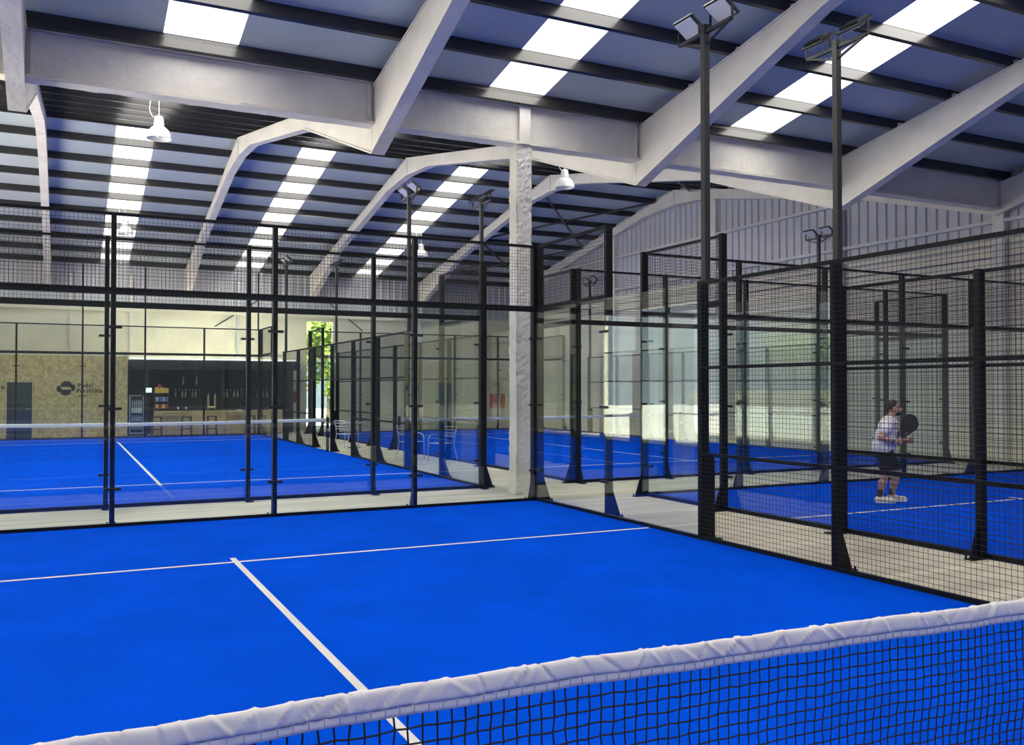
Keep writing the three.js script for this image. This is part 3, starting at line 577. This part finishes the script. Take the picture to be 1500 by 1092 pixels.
// stools and high tables before the counter
const stool0 = (() => {
  const g = thing('bar_stool', 'brown wooden bar stool between the court fence and the bar', 'stool', [1.45, 0, -32.6], 0, 'bar stools at the counter');
  part('seat', rbox(0.34, 0.035, 0.3, 0, 0.7, 0, 0.01), M.darkWood, g);
  for (const [a, b] of [[-1, -1], [1, -1], [-1, 1], [1, 1]]) part('leg', bar([a * 0.17, 0, b * 0.14], [a * 0.145, 0.69, b * 0.115], 0.035), M.darkWood, g);
  for (const s of [-1, 1]) part('footrest', bar([-0.16, 0.25, s * 0.13], [0.16, 0.25, s * 0.13], 0.025), M.darkWood, g);
  return g;
})();
for (const x of [2.47, 3.36, 4.75]) { const c = stool0.clone(); c.name = numbered('bar_stool'); c.position.x = x; scene.add(c); }
for (const x of [1.96, 4.2]) {
  const g = thing('high_table', x < 3 ? 'square wooden high table standing before the snack display' : 'square wooden high table with a white bowl on it', 'table', [x, 0, -32.6], 0, 'high tables at the bar');
  part('table_top', metreUV(rbox(0.62, 0.04, 0.45, 0, 0.86, 0, 0.008)), M.wood, g);
  for (const [a, b] of [[-1, -1], [1, -1], [-1, 1], [1, 1]]) part('leg', metreUV(box(0.05, 0.84, 0.05, a * 0.26, 0.42, b * 0.18)), M.wood, g);
  part('apron', metreUV(box(0.5, 0.09, 0.02, 0, 0.79, 0.19)), M.wood, g);
}
solo('bowl', lathe([[0, 0], [0.05, 0], [0.12, 0.06], [0.11, 0.065], [0.04, 0.012], [0, 0.012]], 20), M.white, 'white bowl on the high wooden table', 'bowl', null, null, 4.35, 0.88, -32.6);

// ---------------------------------------------------------------- things along the chair walkway and far wall
function alChair(label, x, z, turn) {
  const g = thing('metal_chair', label, 'chair', [x, 0, z], turn, 'aluminium chairs in the walkway'), r = 0.012;
  for (const s of [-1, 1]) { part('frame', tube([[s * 0.24, 0.02, 0.24], [s * 0.24, 0.6, 0.2], [s * 0.24, 0.65, 0.1], [s * 0.23, 0.64, -0.12], [s * 0.22, 0.66, -0.2]], r, 24, 6), M.steel, g); part('rear_leg', tube([[s * 0.23, 0.02, -0.28], [s * 0.22, 0.44, -0.17], [s * 0.21, 0.84, -0.26]], r, 20, 6), M.steel, g); }
  part('seat', rbox(0.44, 0.02, 0.42, 0, 0.45, 0.02, 0.008), M.steel, g);
  for (const y of [0.6, 0.68, 0.76, 0.83]) part('back_slat', bar([-0.21, y, -0.19 - (y - 0.45) * 0.17], [0.21, y, -0.19 - (y - 0.45) * 0.17], 0.045, 0.01), M.steel, g);
}
alChair('aluminium armchair in the walkway next to the white bollard', 5.95, -18.3, 0.6);
alChair('aluminium armchair turned sideways against the far side fence', 6.42, -17.4, -1.2);
alChair('aluminium armchair beside the round walkway table', 5.6, -22.6, 2.2);
{
  const g = thing('bistro_table', 'round bistro table on a single leg in the walkway', 'table', [6.05, 0, -23.4]);
  part('table_top', lathe([[0, 0.74], [0.34, 0.74], [0.345, 0.73], [0.34, 0.71], [0, 0.71]], 28), M.zinc, g); part('stem', rod([0, 0.02, 0], [0, 0.72, 0], 0.03, 12), M.kiosk, g); part('base', lathe([[0, 0.03], [0.06, 0.03], [0.2, 0.012], [0.21, 0], [0, 0]], 24), M.kiosk, g);
}
{
  const g = thing('bollard', 'short white round bollard by the court fence', 'bollard', [5.32, 0, -16.6]);
  part('post', lathe([[0, 0.68], [0.05, 0.675], [0.06, 0.65], [0.06, 0.01], [0.07, 0], [0, 0]], 20), M.white, g); part('band', lathe([[0.061, 0.6], [0.063, 0.6], [0.063, 0.54], [0.061, 0.54]], 20), M.zinc, g);
}
{
  const g = thing('hose_cabinet', 'red fire hose cabinet on the far wall', 'cabinet', [16.3, 1.18, HALL.zFar + 0.1]);
  part('case', rbox(0.68, 0.64, 0.2, 0, 0, 0, 0.01), M.red, g); part('door', rbox(0.6, 0.56, 0.02, 0, 0, 0.105, 0.006), M.red, g); part('latch', box(0.03, 0.06, 0.02, 0.25, 0, 0.12), M.steel, g);
}
solo('wall_sign', rbox(0.42, 0.2, 0.012, 0, 0, 0, 0.004), M.zinc, 'small grey sign on the far wall above the red cabinet', 'sign', null, null, 16.3, 1.95, HALL.zFar + 0.012);
{
  const g = thing('fire_extinguisher', 'red fire extinguisher on the wall between bar and doorway', 'extinguisher', [7.0, 1.15, HALL.zFar + 0.1]);
  part('cylinder', lathe([[0, 0], [0.07, 0.005], [0.075, 0.03], [0.075, 0.36], [0.05, 0.43], [0.022, 0.45], [0, 0.45]], 18), M.red, g); part('valve', [box(0.03, 0.05, 0.03, 0, 0.475, 0), bar([0, 0.5, 0], [0.02, 0.52, 0.11], 0.02)], M.kiosk, g);
}

// ---------------------------------------------------------------- outdoors: yard wall and trees
solo('yard_wall', [metreUV(span(-46, -45.75, 0, 1.5, -72, 20)), metreUV(span(-46.05, -45.7, 1.5, 1.56, -72, 20))], M.plaster, 'low white wall at the far edge of the paved yard', 'wall', null, 'structure');
function tree(label, x, z, h, r, dark, n = 900) {
  const g = thing('tree', label, 'tree', [x, 0, z], 0, 'trees outside the hall');
  part('trunk', [rod([0, 0, 0], [0.1, h * 0.55, 0.05], 0.14, 10), rod([0.1, h * 0.5, 0.05], [r * 0.4, h * 0.8, 0.3], 0.07, 8), rod([0.1, h * 0.5, 0.05], [-r * 0.4, h * 0.78, -0.2], 0.07, 8)].map(metreUV), M.bark, g);
  const leaf = new THREE.BufferGeometry(); leaf.setAttribute('position', new THREE.Float32BufferAttribute([0, 0, 0, 0.12, 0.02, 0.1, 0.34, 0, 0, 0.12, 0.02, -0.1], 3)); leaf.setAttribute('uv', new THREE.Float32BufferAttribute([0, 0, 0.5, 1, 1, 0, 0.5, 0], 2)); leaf.setIndex([0, 1, 3, 1, 2, 3]); leaf.computeVertexNormals();
  const im = new THREE.InstancedMesh(leaf, dark ? M.leafDark : M.leaf, n), m = new THREE.Matrix4(), q = new THREE.Quaternion(), e = new THREE.Euler(), c = new THREE.Color();
  for (let i = 0; i < n; i++) {
    const a = rr(0, 6.283), u = rr(-1, 1), t = Math.cbrt(rnd()), s = Math.sqrt(1 - u * u), lump = 0.8 + 0.3 * Math.sin(a * 3 + u * 4);
    e.set(rr(0, 6.28), rr(0, 6.28), rr(0, 6.28)); q.setFromEuler(e); const sc = rr(0.7, 1.5);
    m.compose(new THREE.Vector3(r * t * s * Math.cos(a) * lump, h * 0.62 + h * 0.4 * t * u * lump, r * t * s * Math.sin(a) * lump), q, new THREE.Vector3(sc, sc, sc)); im.setMatrixAt(i, m);
    c.setRGB(rr(0.7, 1.25), rr(0.8, 1.2), rr(0.6, 1.1)); im.setColorAt(i, c);
  }
  im.name = 'foliage'; im.castShadow = im.receiveShadow = true; im.userData.kind = 'stuff'; g.add(im);
}
tree('sunlit green tree filling the tall doorway beside the bar', 10.4, -42.5, 7.0, 2.4, false, 2600);
tree('darker tree standing further back beyond the tall doorway', 13.2, -48, 8.5, 3.0, true, 2200);
for (let k = 0; k < 9; k++) tree('broad tree behind the low white yard wall', -50 + rr(-1, 1), -66 + k * 7.5, rr(7, 10), rr(3.4, 4.4), k % 3 === 1, 1300);

// ---------------------------------------------------------------- the player
function sdfMesh(bones, k, lo, hi, cell, extra) {                              // smooth union of tapered capsules [ax,ay,az,ra, bx,by,bz,rb]
  const size = [0, 1, 2].map((i) => hi[i] - lo[i]), N = Math.ceil(Math.max(...size) / cell) + 4, half = N * cell / 2, c = [0, 1, 2].map((i) => (lo[i] + hi[i]) / 2);
  const mc = new MarchingCubes(N, new THREE.MeshBasicMaterial(), false, false, 400000); mc.isolation = 0; mc.reset();
  const dist = (x, y, z) => {
    let d = 1e3;
    for (const b of bones) {
      const bx = b[4] - b[0], by = b[5] - b[1], bz = b[6] - b[2], px = x - b[0], py = y - b[1], pz = z - b[2], l2 = bx * bx + by * by + bz * bz || 1e-9;
      const t = Math.max(0, Math.min(1, (px * bx + py * by + pz * bz) / l2)), sz = b[8] ?? 1;
      const dx = px - bx * t, dy = py - by * t, dz = (pz - bz * t) / sz, r = b[3] + (b[7] - b[3]) * t, e = Math.sqrt(dx * dx + dy * dy + dz * dz) - r;
      const h = Math.max(0, Math.min(1, 0.5 + 0.5 * (e - d) / k)); d = e * (1 - h) + d * h - k * h * (1 - h);
    }
    return extra ? extra(d, x, y, z) : d;
  };
  for (let zi = 0; zi < N; zi++) for (let yi = 0; yi < N; yi++) for (let xi = 0; xi < N; xi++) mc.field[zi * N * N + yi * N + xi] = -dist(c[0] + (xi / (N / 2) - 1) * half, c[1] + (yi / (N / 2) - 1) * half, c[2] + (zi / (N / 2) - 1) * half);
  mc.update(); const n = mc.count, p = new Float32Array(n * 3), q = new Float32Array(n * 3);
  for (let i = 0; i < n; i++) for (let a = 0; a < 3; a++) { p[3 * i + a] = c[a] + mc.positionArray[3 * i + a] * half; q[3 * i + a] = mc.normalArray[3 * i + a]; }
  const g = new THREE.BufferGeometry(); g.setAttribute('position', new THREE.BufferAttribute(p, 3)); g.setAttribute('normal', new THREE.BufferAttribute(q, 3)); g.setAttribute('uv', new THREE.BufferAttribute(new Float32Array(n * 2), 2)); return g;
}
{
  // +x is where he faces, +y up, +z his right side
  const PX = 9.62, PZ = -7.42, TURN = -YAW - 0.22;
  const g = thing('person', 'person in white T-shirt and black shorts holding a racket', 'person', [PX, 0.012, PZ], TURN);
  const J = { hip: [-0.03, 0.80, 0], chest: [0.03, 1.16, 0], neck: [0.07, 1.29, 0], head: [0.115, 1.415, 0] };
  const leg = (s) => { const x = s > 0 ? -0.09 : 0.12, fx = x; return { h: [-0.02, 0.78, s * 0.09], k: [fx + 0.06, 0.43, s * 0.11], a: [fx - 0.03, 0.085, s * 0.12], t: [fx + 0.13, 0.03, s * 0.13] }; };
  const legs = [leg(1), leg(-1)];
  const arms = [{ s: [0.03, 1.21, 0.185], e: [-0.12, 0.99, 0.27], w: [0.07, 0.925, 0.235], hand: [0.125, 0.93, 0.215] }, { s: [0.05, 1.21, -0.165], e: [0.12, 0.98, -0.22], w: [0.27, 0.93, -0.09], hand: [0.32, 0.925, -0.04] }];
  const B = (a, ra, b, rb, sz) => [...a, ra, ...b, rb, sz];
  const body = [B(J.hip, 0.125, [0, 0.98, 0], 0.12, 1.25), B([0, 0.98, 0], 0.12, J.chest, 0.115, 1.35), B(J.chest, 0.1, [0.05, 1.24, 0], 0.075, 1.9), B(J.neck, 0.055, [0.1, 1.36, 0], 0.052), B([0.105, 1.455, 0], 0.088, [0.125, 1.40, 0], 0.075, 0.86), B([0.15, 1.37, 0], 0.045, [0.16, 1.355, 0], 0.04, 0.9), B([0.2, 1.425, 0], 0.012, [0.215, 1.405, 0], 0.017)];
  for (const s of [-1, 1]) body.push(B([0.1, 1.42, s * 0.08], 0.018, [0.095, 1.4, s * 0.082], 0.014));
  for (const l of legs) body.push(B(l.h, 0.085, l.k, 0.057), B(l.k, 0.054, [(l.k[0] * 0.6 + l.a[0] * 0.4) - 0.015, (l.k[1] * 0.6 + l.a[1] * 0.4), l.k[2]], 0.056), B([(l.k[0] * 0.6 + l.a[0] * 0.4) - 0.015, (l.k[1] * 0.6 + l.a[1] * 0.4), l.k[2]], 0.056, l.a, 0.036), B(l.a, 0.036, l.t, 0.032));
  for (const a of arms) body.push(B(a.s, 0.058, a.e, 0.045), B(a.e, 0.044, a.w, 0.029));
  const eyes = (d, x, y, z) => { for (const s of [-1, 1]) { const e = Math.hypot(x - 0.196, y - 1.435, z - s * 0.034) - 0.014; d = Math.max(d, -e); } return d; };
  const bodyGeo = sdfMesh(body.map((b) => b), 0.03, [-0.25, 0, -0.35], [0.5, 1.6, 0.4], 0.0135);
  const headGeo = sdfMesh(body.slice(3, 9), 0.016, [0, 1.3, -0.12], [0.25, 1.57, 0.12], 0.005, eyes);
  const handGeo = (a, side) => {                                               // palm, four curled fingers and a thumb round the racket grip
    const [x, y, z] = a.hand, b = [B(a.w, 0.026, [x, y, z], 0.03)], gx = 0.9, dir = side > 0 ? -1 : 1;
    for (let f = 0; f < 4; f++) { const o = -0.03 + f * 0.02, r = f === 3 ? 0.0075 : 0.009; b.push(B([x + 0.02, y + o, z], r + 0.001, [x + 0.052, y + o + 0.004, z + dir * 0.012], r), B([x + 0.052, y + o + 0.004, z + dir * 0.012], r, [x + 0.056, y + o + 0.006, z + dir * 0.045], r * 0.95), B([x + 0.056, y + o + 0.006, z + dir * 0.045], r * 0.95, [x + 0.03, y + o + 0.008, z + dir * 0.056], r * 0.85)); }
    b.push(B([x, y + 0.022, z], 0.012, [x + 0.03, y + 0.055, z + dir * 0.02], 0.0105), B([x + 0.03, y + 0.055, z + dir * 0.02], 0.0105, [x + 0.05, y + 0.06, z + dir * 0.045], 0.009));
    return sdfMesh(b, 0.006, [x - 0.08, y - 0.06, z - 0.08], [x + 0.08, y + 0.08, z + 0.08], 0.0035);
  };
  const skin = part('body', [bodyGeo, headGeo, handGeo(arms[0], 1), handGeo(arms[1], -1)], M.skin, g);
  const shirtBones = [B([-0.04, 0.80, 0], 0.172, [0, 0.98, 0], 0.16, 1.2), B([0, 0.98, 0], 0.16, J.chest, 0.14, 1.3), B(J.chest, 0.115, [0.05, 1.235, 0], 0.085, 1.95)];
  for (const a of arms) { const m = a.s.map((v, i) => v * 0.42 + a.e[i] * 0.58); shirtBones.push(B(a.s, 0.075, m, 0.074)); }
  part('shirt', sdfMesh(shirtBones, 0.03, [-0.28, 0.62, -0.38], [0.32, 1.38, 0.38], 0.012, (d, x, y) => Math.max(d + 0.006 * Math.sin(y * 38 + x * 20) * 0.5, 0.73 - y, y - 1.305 + Math.max(0, (x - 0.05)) * 0.3)), M.shirt, g);
  const patch = (y0, y1, a0, a1, r) => { const c = new THREE.CylinderGeometry(r, r, y1 - y0, 20, 4, true, a0, a1 - a0); c.translate(0, (y0 + y1) / 2, 0); c.scale(1, 1, 1.3); return c; };
  part('shirt_print', patch(0.985, 1.075, 0.75, 2.3, 0.178), M.print, g, 0.005, 0, 0);
  const shortBones = [B([-0.03, 0.82, 0], 0.146, [-0.03, 0.76, 0], 0.15, 1.22)];
  for (const l of legs) { const m = l.h.map((v, i) => v * 0.3 + l.k[i] * 0.7); shortBones.push(B(l.h, 0.112, m, 0.1)); }
  part('shorts', sdfMesh(shortBones, 0.03, [-0.25, 0.4, -0.3], [0.25, 0.95, 0.3], 0.012, (d, x, y) => Math.max(d, 0.49 - y, y - 0.86)), M.shorts, g);
  legs.forEach((l) => {
    part('sock', sdfMesh([B(l.a, 0.042, [l.a[0] + 0.012, 0.2, l.a[2]], 0.047)], 0.01, [l.a[0] - 0.1, 0.04, l.a[2] - 0.1], [l.a[0] + 0.1, 0.27, l.a[2] + 0.1], 0.008, (d, x, y) => Math.max(d, y - 0.205)), M.sock, g);
    const sh = part('shoe', sdfMesh([B([l.a[0] - 0.035, 0.045, l.a[2]], 0.046, [l.t[0], 0.036, l.t[2]], 0.044), B([l.a[0], 0.07, l.a[2]], 0.046, [l.a[0] + 0.06, 0.06, l.a[2]], 0.042), B([l.t[0], 0.036, l.t[2]], 0.044, [l.t[0] + 0.035, 0.032, l.t[2]], 0.036)], 0.02, [l.a[0] - 0.12, -0.02, l.a[2] - 0.1], [l.t[0] + 0.1, 0.16, l.t[2] + 0.1], 0.007, (d, x, y) => Math.max(d, 0.002 - y, y - 0.11)), M.shoe, g);
    part('sole', rbox(0.27, 0.018, 0.088, (l.a[0] + l.t[0]) / 2 - 0.002, 0.01, (l.a[2] + l.t[2]) / 2, 0.008), M.white, sh);
  });
  part('hair', sdfMesh([B([0.09, 1.468, 0], 0.088, [0.08, 1.44, 0], 0.088, 0.9)], 0.01, [-0.05, 1.33, -0.12], [0.25, 1.6, 0.12], 0.006, (d, x, y) => Math.max(d, 0.98 * (x - 0.095) - (y - 1.435) * 0.75 - 0.02, 1.402 - y)), M.hair, g);
  part('beard', sdfMesh([B([0.135, 1.355, 0], 0.052, [0.165, 1.348, 0], 0.043, 1.05)], 0.01, [0.05, 1.28, -0.1], [0.24, 1.43, 0.1], 0.005, (d, x, y) => Math.max(d, y - 1.368)), M.hair, g);
  for (const s of [-1, 1]) part('eye', new THREE.SphereGeometry(0.011, 12, 8), M.hair, g, 0.186, 1.435, s * 0.034);
  part('wristband', rod([0.035, 0.937, 0.243], [0.06, 0.928, 0.238], 0.036, 14), M.print, g);

  // the racket he holds
  const rk = thing('padel_racket', 'black padel racket held up in front of the person', 'racket', [PX, 0.012, PZ], TURN);
  const inner = new THREE.Group(); inner.name = 'head_and_grip'; inner.position.set(0.165, 0.94, 0.185); inner.rotation.set(-0.12, 0.3, -0.5); rk.add(inner);
  const face = new THREE.Shape(); face.absellipse(0, 0.305, 0.13, 0.135, 0, 2 * Math.PI, false);
  for (let i = -3; i <= 3; i++) for (let j = -3; j <= 3; j++) if (i * i + j * j < 11) { const h = new THREE.Path(); h.absarc(i * 0.026, 0.31 + j * 0.026, 0.006, 0, 2 * Math.PI, true); face.holes.push(h); }
  const fg = new THREE.ExtrudeGeometry(face, { depth: 0.026, bevelEnabled: true, bevelSize: 0.006, bevelThickness: 0.006, bevelSegments: 2, curveSegments: 24 }); fg.translate(0, 0, -0.013);
  part('face', fg, M.racket, inner); part('grip', rod([0, -0.07, 0], [0, 0.09, 0], 0.016, 12), M.ink, inner);
  for (const s of [-1, 1]) part('throat', bar([s * 0.008, 0.08, 0], [s * 0.085, 0.2, 0], 0.022, 0.03), M.racket, inner);
}

renderer.render(scene, camera);
